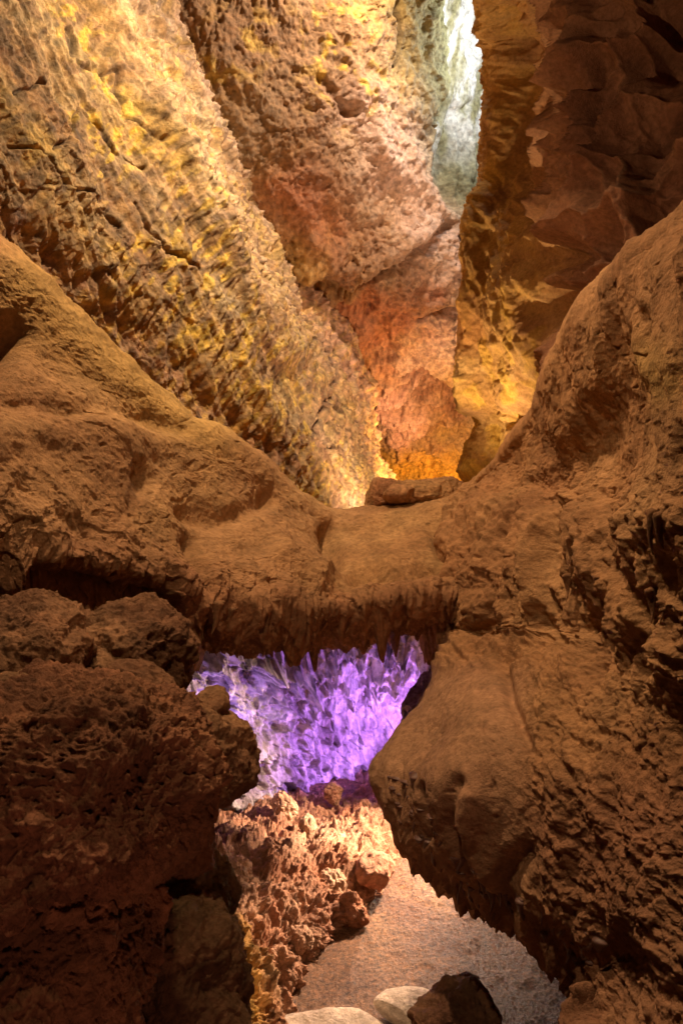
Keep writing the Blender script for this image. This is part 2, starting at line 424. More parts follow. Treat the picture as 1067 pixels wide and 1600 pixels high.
def gallery_end_wall():
    ys = [-330, -120, 60, 200, 340, 470, 590, 690, 780, 900]
    R = []
    D = {  # depth by column at x = 180, 340, 450, 560, 650, 720, 790, 880
        -330: [7.9, 9.2, 8.9, 8.8, 8.9, 9.3, 9.8, 10.5], -120: [8.6, 9.3, 9.3, 9.4, 9.8, 10.4, 11, 11.5],
        60: [9.2, 9.35, 9.6, 10.0, 10.6, 11.3, 12.2, 12.6], 200: [9.8, 9.6, 9.9, 10.4, 11.0, 11.9, 12.6, 13],
        340: [11, 10.6, 10.4, 10.9, 11.3, 12.1, 13, 13.5], 470: [13, 12.6, 12.0, 11.8, 12.0, 12.5, 13.4, 14],
        590: [15, 15, 14.4, 13.8, 13.4, 13.4, 14, 14.5], 690: [17, 17, 16.8, 16.2, 15.3, 14.8, 15, 15.3],
        780: [18, 18, 17.6, 17, 16, 15.2, 15.4, 15.6], 900: [18, 18, 17.6, 17, 16, 15.2, 15.4, 15.6]}
    for y in ys:
        R.append([(x, y, d) for x, d in zip([180, 340, 450, 560, 650, 720, 790, 880], D[y])])
    s = Sheet(R, 1.75)
    px = s.px; B = s.base
    W1 = px + 26 * np.stack([fbm(B, 1.6, 4, 5), fbm(B, 1.6, 4, 6)], 1)
    W3 = px + 75 * np.stack([fbm(B, 1.8, 5, 15), fbm(B, 1.8, 5, 16)], 1)
    # big slabs and ledges
    slab = sst(-12, 12, W1[:, 0] - np.interp(W1[:, 1], [-100, 0, 110, 190, 250, 320, 400], [700, 699, 704, 688, 676, 690, 730]))
    s.push(-.45 * slab * sst(360, 300, px[:, 1]))
    s.push(.20 * fall(W1, [(565, 150), (590, 230), (650, 310), (720, 380)], 26) - .35 * fall(W1, [(470, 425), (545, 440), (620, 420), (690, 345)], 9)
           + .35 * fall(W1, [(480, 395), (560, 405), (640, 370)], 26)
           - .5 * fall(W1, [(655, 500), (690, 480), (728, 440)], 9) + .3 * fall(W1, [(660, 460), (710, 400)], 24)
           - .35 * fall(W1, [(700, 380), (722, 420)], 8) - .35 * fall(W3, [(655, 590), (690, 610), (720, 655)], 30)
           + .25 * fall(W3, [(600, 600), (625, 650), (660, 680)], 22) - .3 * fall(W1, [(575, 470), (600, 540)], 20)
           - .16 * fall(W1, [(495, 120), (520, 160), (545, 175)], 5) )
    F1, F2, _, i0 = worley((B + .15 * fbm(B, 2, 3, 4)[:, None]) * 1.1, 101)
    SQ = along(B, at(700, 260, 11.6), at(750, 40, 11.2), .3)
    s.push((.20 * ridged(SQ, 2.2, 4, 119) - .10 * fall(W1, [(700, 250), (722, 190), (760, 150)], 6)) * slab)
    s.push(.22 * fbm(B, .8, 4, 12) + .10 * ridged(B, 1.8, 4, 15))
    rough = (sst(330, 430, px[:, 1]) * .8 + .45) * (1 - .65 * slab * sst(320, 240, px[:, 1]))
    h1, F1, F2, i1 = scales(B, 3.2, (1, .7, .6), 111, .7)
    s.push((.08 * crag(B * [1, 1, .6], 1.8, 6, 115) + .06 * crag(B * [1, 1, .7], 7, 5, 116)) * rough * 1.2 + .04 * h1 * rough + .08 * drape(B, 3.2, .4, 4, 113, .6) * rough)
    h2, _, _, i2 = scales(B, 8.5, (1, .7, .6), 121, .7)
    s.push(.045 * h2 * rough + .06 * ridged(B * [1, 1, .6], 6, 4, 18) * rough)
    s.push((.026 * ridged(B * [1, 1, .6], 16, 3, 28) + .03 * fbm(B, 9, 4, 22)) * np.minimum(1, rough * 1.4))
    W2 = px + 5 * np.stack([perlin(B * 5, 5), perlin(B * 5, 6)], 1)
    cr = fall(W2, [(692, -60), (697, 30), (703, 110), (700, 135), (684, 170), (675, 195), (688, 215), (690, 300)], 4)
    cr = np.maximum(cr, fall(W2, [(612, 0), (617, 60), (612, 105)], 2.5))
    s.push(-.28 * cr)
    c = palette(B, [BROWN, (.36, .19, .09), OCHRE, MAUVE], 1.1, 5, 2.2)
    c = mixc(c, (.22, .115, .045), .75 * sst(600, 520, W1[:, 0]) * sst(420, 250, W1[:, 1]))
    c = mixc(c, (.27, .26, .13), .9 * sst(590, 690, W1[:, 0] + .3 * fbm(B, 2, 3, 44) * 100) * sst(360, 250, W1[:, 1] - .4 * (W1[:, 0] - 650)))
    c = mixc(c, (.75, .74, .68), .9 * slab * sst(290, 170, px[:, 1]) * sst(-.25, .15, fbm(SQ, 3, 4, 45)))
    c = mixc(c, (.30, .29, .10), .35 * sst(560, 620, W1[:, 0]) * sst(260, 120, px[:, 1]) * (1 - slab))
    c = mixc(c, PINK, .8 * np.maximum(fall(W1, [(585, 190), (620, 290), (690, 390)], 60), fall(W1, [(640, 560), (720, 500)], 45)))
    c = mixc(c, RED, .75 * np.maximum(fall(W3, [(540, 490), (600, 500), (560, 560)], 52), .8 * fall(W1, [(440, 300), (500, 340)], 50)))
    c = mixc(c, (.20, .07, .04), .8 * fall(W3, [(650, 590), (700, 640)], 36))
    c = mixc(c, (.62, .32, .26), .8 * fall(W3, [(605, 610), (640, 670)], 28))
    c = mixc(c, (.80, .40, .04), .95 * fall(W1, [(620, 722), (735, 745)], 34))  # golden glow above the bridge, painted into the rock colour
    c = mixc(c, YEL, .8 * sst(.05, .22, fbm(B, 3.5, 5, 66)) * np.maximum(fall(px, [(520, 60), (545, 140)], 55), .5 * fall(px, [(390, 60), (340, 110)], 50)))
    c = mixc(c, (.10, .05, .03), .8 * cr)
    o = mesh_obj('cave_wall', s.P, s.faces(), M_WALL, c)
    tag(o, 'far reddish end wall of the gallery with a pale cracked slab at its top', 'rock wall', 'gallery walls')


def gallery_right_wall():
    ys = [-330, -120, 20, 110, 260, 330, 400, 500, 600, 650, 700, 770, 880]
    E = [735, 752, 802, 808, 800, 784, 764, 752, 764, 776, 772, 762, 745]
    dE = [6.4, 6.6, 7.0, 7.2, 7.3, 7.35, 7.4, 7.4, 7.45, 7.45, 7.45, 7.45, 7.45]
    R = []
    for y, e, d in zip(ys, E, dE):
        k = sst(-200, 400, float(y))
        R.append([(e + 160, y, d + 3.2), (e + 26, y, d + 1.6), (e, y, d), (e + 26, y, d - .5), (e + 46, y, d - 1.0), (max(838, e + 62), y, 5.3),
                  (874 + 4 * k, y, 4.45), (940, y, 4.12), (1035, y, 3.85), (1160, y, 3.6), (1400, y, 3.3)])
    s = Sheet(R, 1.6)
    px = s.px; B = s.base
    nb = sst(805, 870, px[:, 0])
    BB = along(B, at(800, 300, 7.0), at(900, 300, 4.3), .36)
    s.push(.10 * fbm(B, 1.1, 3, 7) + .22 * (1 - nb) * fall(px, [(800, -80), (800, 200), (775, 400), (765, 600), (760, 740)], 18)
           - .18 * fall(px, [(830, 60), (838, 300), (835, 560), (822, 660)], 10))
    s.push(.5 * fall(px, [(870, 380), (960, 300), (1067, 260)], 50) * .3 - .45 * fall(px, [(860, 400), (885, 440), (860, 480)], 28)
           - .35 * fall(px, [(1030, 60), (1067, 20)], 60) - .25 * fall(px, [(1010, 200)], 60))
    # deep scallops with sharp rims, laid out over the face of the wall
    up = sst(560, 430, px[:, 1] - .25 * (px[:, 0] - 850))
    T = np.stack([B[:, 0] * .95 - B[:, 1] * .3, B[:, 2], 0 * B[:, 0]], 1)
    T += .26 * np.stack([fbm(B, 1.8, 4, 71), fbm(B, 1.8, 4, 72), 0 * B[:, 0]], 1)
    F1, F2, _, i1 = worley(T * [4.4, 3.7, 1] + [0, 0, .5], 9079)
    e1 = F2 - F1; big = .55 + .9 * sst(-.3, .3, fbm(B, 1.3, 2, 78))
    s.push((.46 * np.minimum(F1, .8) ** 2 - .20) * big * nb * (.12 + .88 * up))
    T2 = T + .05 * np.stack([fbm(B, 5, 2, 73), fbm(B, 5, 2, 74), 0 * B[:, 0]], 1)
    F1b, F2b, _, i2 = worley(T2 * [11, 9, 1] + [0, 0, .5], 9087)
    e2 = F2b - F1b
    s.push(.13 * np.minimum(F1b, .85) ** 2 * nb * patch(B, 1.6, 75, .25))
    s.push(.030 * np.exp(-(e1 / .06) ** 2) * nb * patch(B, 4, 76, .25) + .016 * fbm(B, 9, 4, 93) * nb + .012 * ridged(BB, 9, 3, 92) * nb)
    s.push(.03 * drape(BB, 5, .35, 3, 91) * nb * (1 - .6 * up))
    far = 1 - nb
    s.push((.12 * drape(BB, 3.2, .25, 4, 131, .5) + .06 * crag(BB * [1, 1, .22], 6, 5, 132)) * far)
    s.push((.05 * drape(BB, 11, .25, 3, 5, .5) + .03 * crag(BB * [1, 1, .3], 14, 3, 6)) * far + (.006 + .01 * far) * ridged(B * [1, 1, .6], 12, 4, 38) + .012 * fbm(B, 14, 4, 9))
    c = palette(B, [(.30, .145, .075), (.22, .10, .055), (.34, .18, .10)], 2, 15, 2)
    cf = palette(B, [OCHRE, (.36, .19, .06), (.50, .31, .12), BROWN], 3, 25, 2.2)
    cf = mixc(cf, YEL, .4 * sst(.05, .25, fbm(B, 3, 4, 35)) * sst(380, 560, px[:, 1]))
    cf = mixc(cf, (.42, .17, .06), .6 * fall(px, [(740, 440), (760, 520)], 30))
    c = c * nb[:, None] + cf * (1 - nb)[:, None]
    o = mesh_obj('cave_wall', s.P, s.faces(), M_SAND, c)
    tag(o, 'upright wall with a golden edge and deep dark scallops above the smooth shoulder', 'rock wall', 'gallery walls')


# ================================================================== BRIDGE
def rock_bridge():
    X = [-420, -160, 0, 150, 300, 420, 520, 620, 720, 800, 900, 1050]
    T = [60, 250, 378, 505, 655, 728, 800, 797, 770, 720, 690, 690]
    DT = [3.0, 3.2, 3.4, 3.7, 4.2, 4.7, 5.1, 5.1, 4.9, 4.5, 4.2, 4.2]
    Bt = [940, 945, 950, 968, 982, 986, 978, 958, 968, 985, 985, 985]
    DF = [1.9, 2.2, 2.5, 2.8, 3.2, 3.5, 3.75, 3.85, 3.9, 4.0, 4.2, 4.3]   # nearest depth of the front
    rows = [[] for _ in range(11)]
    for x, t, dt, b, df in zip(X, T, DT, Bt, DF):
        H = b - t
        pr = [(t + 190, dt + 1.6), (t + 60, dt + 1.0), (t + 4, dt + .25), (t + 3 + .03 * H, dt - .15), (t + .22 * H, dt * .72 + df * .28), (t + .45 * H, dt * .40 + df * .60),
              (t + .66 * H, dt * .12 + df * .88), (t + .84 * H, df), (b, df + .22), (b - 8, df + .9), (b - 60, df + 1.7)]
        for r, (y, d) in zip(rows, pr): r.append((x, y, d))
    s = Sheet(rows, 1.6, k3=.2)
    px = s.px; B = s.base
    vis = s.V > 2.2
    W1 = px + 16 * np.stack([perlin(B * 2.2, 5), perlin(B * 2.2, 6)], 1)
    s.push(.09 * fbm(B, 1.0, 3, 4) + .06 * fbm(B, 2.4, 3, 14))
    # the mound's waist, shoulder folds and pits
    s.push(-.04 * fall(W1, [(-100, 600), (0, 628), (90, 650), (200, 655), (290, 668)], 16) + .06 * fall(W1, [(0, 700), (120, 680), (260, 700), (400, 760)], 40)
           - .22 * fall(W1, [(-20, 560), (10, 530)], 34) - .06 * fall(W1, [(300, 800), (345, 815), (400, 800)], 16)
           - .18 * fall(W1, [(60, 900), (160, 930), (240, 940)], 26) - .08 * fall(W1, [(310, 850), (320, 920)], 14)
           - .16 * fall(W1, [(500, 840), (520, 870)], 14) - .14 * fall(W1, [(560, 900), (620, 905), (680, 890)], 16)
           - .06 * fall(W1, [(215, 750), (225, 765)], 18) 
           + .12 * fall(W1, [(430, 870), (500, 900)], 22) - .14 * fall(W1, [(690, 850), (750, 870)], 18))
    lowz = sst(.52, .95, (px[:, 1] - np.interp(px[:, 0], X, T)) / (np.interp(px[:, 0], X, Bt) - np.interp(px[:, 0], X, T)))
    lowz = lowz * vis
    # run-off flutes that sharpen towards the underside
    h1, F1, F2, i1 = scales(B, 6.5, (1.2, 1, .30), 211, .9)
    s.push(.030 * h1 * lowz + .075 * drape(B, 4.6, .25, 4, 213, .5) * (.05 + lowz))
    h2, _, _, i2 = scales(B, 13, (1.2, 1, .34), 221, .9)
    s.push(.024 * h2 * (.10 + lowz) + .018 * drape(B, 11, .35, 3, 48) * (.12 + lowz))
    s.push(.014 * ridged(B * [1, 1, 1.8] + .1 * fbm(B, 2, 2, 7)[:, None], 2.6, 5, 231) * (1 - lowz) + .04 * crag(B, 4.0, 6, 232) * (.15 + lowz))
    # fringe of drips along the lower lip
    lip = sst(7.0, 8.0, s.V) * sst(9.2, 8.3, s.V)
    Q = B * [1, .25, .05]
    teeth = sst(.02, .75, perlin(Q * 7.5, 61) + .6 * perlin(Q * 15, 62))
    s.push(-.19 * teeth * lip, (0, 0, 1))
    # crust cracks and grain
    cw = ridged(B * [1, 1, 2.0] + .15 * fbm(B, 3, 3, 9)[:, None], 3.0, 2, 91)
    s.push(-.012 * sst(.84, .96, cw) * (1 - lowz) * sst(-.1, .2, fbm(B, 1.5, 2, 77)) + .014 * fbm(B, 10, 4, 19) + .006 * ridged(B, 22, 3, 29) + .012 * crag(B, 13, 4, 39) * (.35 + .65 * lowz))
    bumps = np.clip(.42 - worley(B * 26, 5)[0], 0, 1)
    s.push(.012 * bumps * (.3 + 1.2 * sst(660, 760, px[:, 0])))
    c = palette(B, [(.36, .20, .09), (.28, .145, .065), (.42, .25, .11)], 1.8, 75, 2)
    c = mixc(c, (.50, .33, .10), .6 * fall(W1, [(40, 440), (180, 560), (330, 660)], 60))
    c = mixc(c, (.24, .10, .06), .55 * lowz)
    c *= (.85 + .3 * sst(-.4, .4, fbm(B, 6, 4, 85)))[:, None]
    q = s.faces()
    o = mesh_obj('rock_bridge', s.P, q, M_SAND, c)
    tag(o, 'saddle-shaped brown rock bridge crossing the cave at eye level with drips along its underside', 'rock bridge')
    # hanging drips as parts
    rng = random.Random(4)
    A = Anchor(s)
    for i in range(70):
        x = rng.uniform(420, 790) if i % 4 else rng.uniform(280, 430)
        b = np.interp(x, X, Bt)
        top = A.find(x, b - rng.uniform(2, 48))
        if top is None: continue
        d = top[1]
        stalactite(top + np.array([0, .085, .015]), rng.uniform(.08, .18), rng.uniform(.014, .030), o, rng, M_SAND, (.34, .18, .09))
    return o


class Anchor:
    """finds the foremost point of a finished rock sheet near a given spot"""
    def __init__(s, sheet):
        s.P = sheet.P; s.q = proj(sheet.P)

    def find(s, x, y, r=4):
        m = (np.abs(s.q[:, 0] - x) < r) & (np.abs(s.q[:, 1] - y) < r)
        if not m.any(): return None
        P = s.P[m]; return P[np.argmin(P[:, 1])].copy()


def stalactite(top, length, rad, parent, rng, mat, col, lean=(0, 0)):
    nr, ns = 14, 18
    t = np.linspace(0, 1, ns)[:, None]; a = np.linspace(0, 2 * math.pi, nr, endpoint=False)[None]
    s0 = rng.uniform(0, 50)
    r = rad * ((1 - t) ** .9 * (1 + 1.3 * np.exp(-t * 4)) + .10)
    r = r * (1 + .25 * np.sin(a * 2 + s0 + 5 * t) + .14 * np.sin(a * 3 + s0 * 2 + 9 * t))
    r = r * (.35 + .65 * sst(-.04, .12, t)); r[-1] *= .1; r[0] *= .02
    bx = rad * 1.2 * np.sin(t * 3 + s0) * t + lean[0] * t * length; by = rad * 1.0 * np.cos(t * 2.4 + s0) * t + lean[1] * t * length
    P = np.stack([top[0] + bx + r * np.cos(a), top[1] + by + r * np.sin(a), top[2] + .012 - t * (length + .012) + 0 * a], -1).reshape(-1, 3)
    P += .22 * rad * fbm(P, 22, 3, 3)[:, None]
    q = []
    for i in range(ns - 1):
        for j in range(nr):
            q.append((i * nr + j, (i + 1) * nr + j, (i + 1) * nr + (j + 1) % nr, i * nr + (j + 1) % nr))
    c = np.tile(np.array(col), (len(P), 1)) * (.85 + .5 * fbm(P, 12, 3, 8))[:, None]
    return mesh_obj('stalactite', P, np.array(q), mat, c, parent)


# ================================================================== RIGHT NEAR WALL with the lobe
def right_wall():
    Y = [180, 300, 350, 400, 450, 500, 560, 620, 680, 725, 775, 850, 930, 1000, 1040, 1090, 1150, 1200, 1240, 1290, 1340, 1385, 1425, 1465, 1500, 1550, 1620, 1720, 1900]
    E = [1330, 1130, 1067, 1008, 945, 902, 872, 848, 818, 780, 725, 705, 722, 738, 712, 670, 622, 594, 596, 620, 652, 702, 772, 838, 888, 912, 915, 920, 925]
    D = [1.9, 2.1, 2.3, 2.5, 2.75, 3.0, 3.3, 3.65, 4.1, 4.45, 4.75, 4.4, 4.1, 3.95, 3.85, 3.7, 3.55, 3.4, 3.3, 3.2, 3.1, 3.0, 2.85, 2.7, 2.6, 2.45, 2.3, 2.1, 1.8]
    R = []
    for y, e, d in zip(Y, E, D):
        dr = float(np.interp(y, [180, 600, 850, 1050, 1300, 1600, 1900], [1.55, 1.72, 1.80, 1.83, 1.78, 1.62, 1.4]))   # depth at the right frame edge
        lob = float(np.interp(y, [1000, 1100, 1300, 1500], [0, 1, 1, 0]))
        k = lambda t, p: (e + (1100 - e) * t, y, d + (dr - d) * p)
        xs = [(e + 230, y, d + 1.15), (e + 75, y, d + .8), (e + 16, y, d + .35), (e, y, d)]
        w = max(1100 - e, 60)
        xs += [(e + w * .07, y, d - .18 - .07 * lob), (e + w * .25, y, d + (dr - d) * .28 - .15 * lob), (e + w * .5, y, d + (dr - d) * .5 - .06 * lob), (e + w * .75, y, d + (dr - d) * .76),
               (e + w, y, dr), (e + w + 400, y, dr * .75)]
        R.append(xs)
    s = Sheet(R, 1.6, k3=.08)
    px = s.px; B = s.base
    W1 = px + 14 * np.stack([perlin(B * 2.6, 5), perlin(B * 2.6, 6)], 1)
    s.push(.07 * fbm(B, 1.2, 3, 4) + .04 * fbm(B, 3, 3, 14))
    # carved folds
    s.push(.50 * (.07 * fall(W1, [(1010, 430), (960, 520), (920, 620), (860, 700)], 44)
           - .07 * fall(W1, [(1030, 400), (1015, 470), (1040, 540)], 12) + .05 * fall(W1, [(1060, 560)], 40)
           + .05 * fall(W1, [(820, 690), (840, 740)], 30) - .06 * fall(W1, [(820, 770), (860, 760)], 16)
           - .22 * fall(W1, [(880, 850), (905, 920), (890, 1010)], 20) - .18 * fall(W1, [(1010, 890), (1040, 960), (1045, 1050)], 20)
           - .12 * fall(W1, [(800, 850), (815, 940)], 16) + .10 * fall(W1, [(845, 800), (860, 950)], 12)
           + .10 * fall(W1, [(930, 800), (950, 900)], 12) - .12 * fall(W1, [(975, 780), (990, 860)], 12)
           - .15 * fall(W1, [(770, 1000), (800, 975)], 16) - .10 * fall(W1, [(795, 1060), (820, 1130), (835, 1180)], 10)
           + .14 * fall(W1, [(720, 1080), (760, 1150), (740, 1240)], 50) - .13 * fall(W1, [(820, 1330), (795, 1370), (800, 1420)], 20)
           - .10 * fall(W1, [(735, 1230), (715, 1290), (735, 1350)], 10) + .08 * fall(W1, [(755, 1250), (745, 1330), (790, 1390)], 12)
           - .09 * fall(W1, [(675, 1240), (670, 1300)], 9)))
    lobe = sst(880, 790, px[:, 0] + .0 * px[:, 1]) * sst(1040, 1080, px[:, 1]) * sst(1440, 1380, px[:, 1] - .3 * (px[:, 0] - 700))
    shoulder = sst(780, 700, px[:, 1] + .0 * px[:, 0]) * 1.0
    smooth = np.clip(lobe + .85 * shoulder, 0, 1)
    rg = 1 - smooth
    under = sst(-.02, -.20, 0 * px[:, 0]) * 0
    Ey = np.interp(px[:, 1], Y, E)
    rimz = sst(90, 15, px[:, 0] - Ey) * sst(1190, 1270, px[:, 1]) * (s.U > 2.0)
    BB = along(B, at(705, 850, 4.4), at(1067, 850, 1.8), .5)
    mid = sst(740, 830, px[:, 1]) * sst(1120, 1020, px[:, 1])
    lowr = sst(1040, 1160, px[:, 1])
    h1, F1, F2, i1 = scales(BB, 6.5, (1.1, 1, .34), 311, .9)
    s.push(.008 * h1 * rg * (.10 + mid) + .095 * drape(BB, 4.6, .24, 4, 313, .6) * rg * (.25 + mid) + .035 * drape(B + .3, 3.4, .5, 3, 314, .5) * sst(760, 700, px[:, 1]))
    h2, _, _, i2 = scales(BB, 15, (1.1, 1, .45), 321, .9)
    s.push(.006 * h2 * (rg + .05 + 1.5 * rimz) + .032 * patch(B, 2, 342, .3) * drape(BB, 12, .35, 3, 323, .5) * (rg * (1 - .5 * lowr) + .8 * rimz))
    rp = ridged(BB * [1, 1, 1.9] + .05 * fbm(B, 5, 3, 3)[:, None], 8.0, 3, 331)
    pm = patch(B, 1.7, 341, .15)
    s.push(.024 * rp * rg * lowr * pm + .045 * crag(BB * [1, 1, .45], 3.2, 5, 339, .3) * rg + .05 * fbm(B * [1, 1, .6], 4, 4, 340) * rg + .012 * ridged(BB, 16, 3, 77) * rg + .016 * ridged(B * [1, 1, 1.3], 2.6, 4, 335) * smooth)
    teeth = np.clip(perlin(B * [10, 10, 1.2], 61) + .5 * perlin(B * [22, 22, 2], 62), 0, 1)
    s.push(-.13 * teeth * rimz, (0, 0, 1))
    cw = ridged(B * [1, 1, 1.7] + .12 * fbm(B, 4, 3, 9)[:, None], 4.5, 2, 391)
    s.push(-.016 * sst(.86, .97, cw) * smooth * sst(-.1, .2, fbm(B, 2, 2, 77)) + .010 * fbm(B, 11, 4, 19) + .006 * ridged(B, 24, 3, 29) + .009 * crag(B, 15, 4, 39) * (.25 + rg))
    bumps = np.clip(.42 - worley(B * 24, 5)[0], 0, 1)
    s.push(.016 * bumps * (.15 + rg))
    c = palette(B, [(.36, .19, .085), (.28, .14, .065), (.42, .24, .11)], 1.8, 175, 2)
    c = mixc(c, (.38, .215, .13), .6 * lobe)
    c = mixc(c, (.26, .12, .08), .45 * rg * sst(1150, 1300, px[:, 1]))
    c = mixc(c, (.50, .33, .10), .5 * fall(W1, [(1040, 560), (1067, 590)], 40))
    c *= (.85 + .3 * sst(-.4, .4, fbm(B, 6, 4, 85)))[:, None]
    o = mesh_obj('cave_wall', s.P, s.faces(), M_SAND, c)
    tag(o, 'near brown wall of flowed lava whose smooth lobe hangs over the lit path', 'rock wall')
    rng = random.Random(9)
    A = Anchor(s)
    for i in range(75):
        t = rng.uniform(1225, 1530)
        top = A.find(float(np.interp(t, Y, E)) + rng.uniform(3, 50), t - rng.uniform(0, 20))
        if top is None: continue
        stalactite(top + np.array([.01, .022, .012]), rng.uniform(.04, .12), rng.uniform(.009, .020), o, rng, M_GLAZE, (.16, .08, .06), (.1, 0))
    for i in range(12):
        top = A.find(rng.uniform(790, 1060), rng.uniform(800, 960))
        if top is None: continue
        stalactite(top + np.array([0, .06, .01]), rng.uniform(.05, .12), rng.uniform(.008, .016), o, rng, M_SAND, (.30, .15, .07))
    return o


# ================================================================== LOWER TUNNEL
def purple_wall():
    X = [120, 230, 310, 400, 480, 560, 640, 720, 800, 900]
    rows = [[(x, y, d) for x, d in zip(X, D)] for y, D in (
        (840, [4.2, 4.3, 4.5, 4.7, 4.9, 5.0, 5.0, 5.0, 5.0, 5.0]),
        (930, [4.3, 4.4, 4.7, 5.0, 5.2, 5.3, 5.3, 5.3, 5.3, 5.3]),
        (1000, [4.4, 4.6, 5.0, 5.4, 5.7, 5.8, 5.8, 5.7, 5.6, 5.5]),
        (1070, [4.5, 4.8, 5.2, 5.7, 6.1, 6.3, 6.3, 6.2, 6.0, 5.9]),
        (1140, [4.6, 4.9, 5.3, 5.8, 6.3, 6.6, 6.7, 6.6, 6.4, 6.2]),
        (1200, [4.6, 4.9, 5.35, 5.85, 6.35, 6.7, 6.9, 6.9, 6.7, 6.5]),
        (1300, [4.6, 4.9, 5.4, 5.9, 6.4, 6.8, 7.0, 7.0, 6.9, 6.8]))]
    s = Sheet(rows, 1.2)
    px = s.px; B = s.base
    s.push(.10 * fbm(B, 1.3, 3, 4))
    up = sst(1120, 1010, px[:, 1])
    e1, F1, i1 = scallops(B, 3.6, (1.1, .5, .60), 401, .9)
    s.push((.12 + .22 * up) * np.minimum(F1, .85) ** 2 - .06)
    h1, _, _, i2 = scales(B, 7.5, (1.1, .6, .36), 411, .9)
    F1c, F2c, _, i3 = worley((B + .05 * np.stack([fbm(B, 5, 3, 431), fbm(B, 5, 3, 432), fbm(B, 5, 3, 433)], 1)) * [8.5, 4.5, 4.2], 434)
    s.push(.17 * np.minimum(F1c, .8) ** 2)
    s.push(.07 * h1 + .04 * drape(B, 5.5, .3, 3, 412, .6))
    h2, _, _, _ = scales(B, 17, (1.1, .6, .42), 421, .9)
    s.push(.035 * h2 * (1.2 - .5 * up) + .03 * drape(B, 11, .3, 3, 5) + .02 * np.exp(-(e1 / .08) ** 2))
    c = palette(B, [(.46, .40, .42), (.26, .21, .22), (.66, .62, .62)], 4, 175, 3)
    c = mixc(c, (.06, .045, .05), .85 * sst(.10, .26, fbm(B * [1, 1, .5], 8, 4, 435)) * (.4 + .6 * up))  # shaded gaps between the scallops painted dark in the colour, stronger higher up
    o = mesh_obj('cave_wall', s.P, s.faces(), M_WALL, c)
    tag(o, 'purple lit back wall of pale hanging scallops seen through the opening below the rock bridge', 'rock wall')


def rubble_bank():
    # rows from the far end to the near end; columns from the far left up the bank down to the path edge
    Y = [1168, 1190, 1225, 1270, 1330, 1380, 1440, 1500, 1560, 1640, 1760]
    Rx = [680, 650, 636, 622, 600, 562, 515, 470, 450, 425, 395]           # foot of the bank
    R = []
    for y, r in zip(Y, Rx):
        df = min(2.6 * F / (y - 800), 7.5)
        l = float(np.interp(y, [1168, 1250, 1330, 1450, 1600, 1760], [300, 300, 310, 310, 300, 260]))
        w = r - l; th = float(np.interp(y, [1168, 1225, 1330], [.12, .35, 1])); g = 95 * float(sst(1330, 1168, y)); yo = lambda q: (q[0], q[1] + g * max(0, (r - q[0]) / 350) ** 1.4, q[2])
        R.append([yo(q) for q in [(l - 130, y, df - 1.25 * th), (l - 30, y, df - .85 * th), (l + w * .25, y, df - .62 * th), (l + w * .5, y, df - .42 * th), (l + w * .75, y, df - .26 * th),
                  (r - w * .05, y, df - .12 * th), (r + 18, y, df + .03), (r + 60, y + 8, df + .18)]])
    s = Sheet(R, 1.35)
    px = s.px; B = s.base
    s.push(.14 * fbm(B, 1.8, 3, 4) + .06 * fbm(B, 4, 2, 44))
    F1, F2, oz, i1 = worley((B + .06 * fbm(B, 5, 2, 7)[:, None]) * 3.4, 501)
    s.push(.12 * (.55 - F1) * (.6 + .8 * i1))
    F1, F2, oz, i2 = worley((B + .05 * fbm(B, 8, 2, 8)[:, None]) * [8, 8, 6], 511)
    s.push(.055 * (.55 - F1))
    h, _, _, _ = scales(B, 11, (1, 1, .6), 521, .8)
    s.push(.045 * h)
    F1, F2, oz, i3 = worley((B + .02 * fbm(B, 20, 2, 9)[:, None]) * 28, 531)
    s.push(.03 * (.55 - F1) + .06 * crag(B, 6, 5, 541) + .012 * ridged(B, 30, 3, 5))
    c = palette(B, [(.42, .22, .13), (.32, .13, .07), (.52, .34, .22), (.28, .14, .09)], 2.6, 275, 2)
    c = mixc(c, (.60, .34, .06), .8 * fall(px + 12 * perlin(B * 5, 3)[:, None], [(360, 1500), (370, 1600)], 40))
    c = mixc(c, (.62, .48, .36), .6 * sst(1250, 1190, px[:, 1]))
    c *= (.8 + .5 * i2)[:, None]
    o = mesh_obj('rubble_bank', s.P, s.faces(), M_CLINK, c)
    tag(o, 'steep bank of rough reddish clinker lit pink beside the path', 'rubble bank')


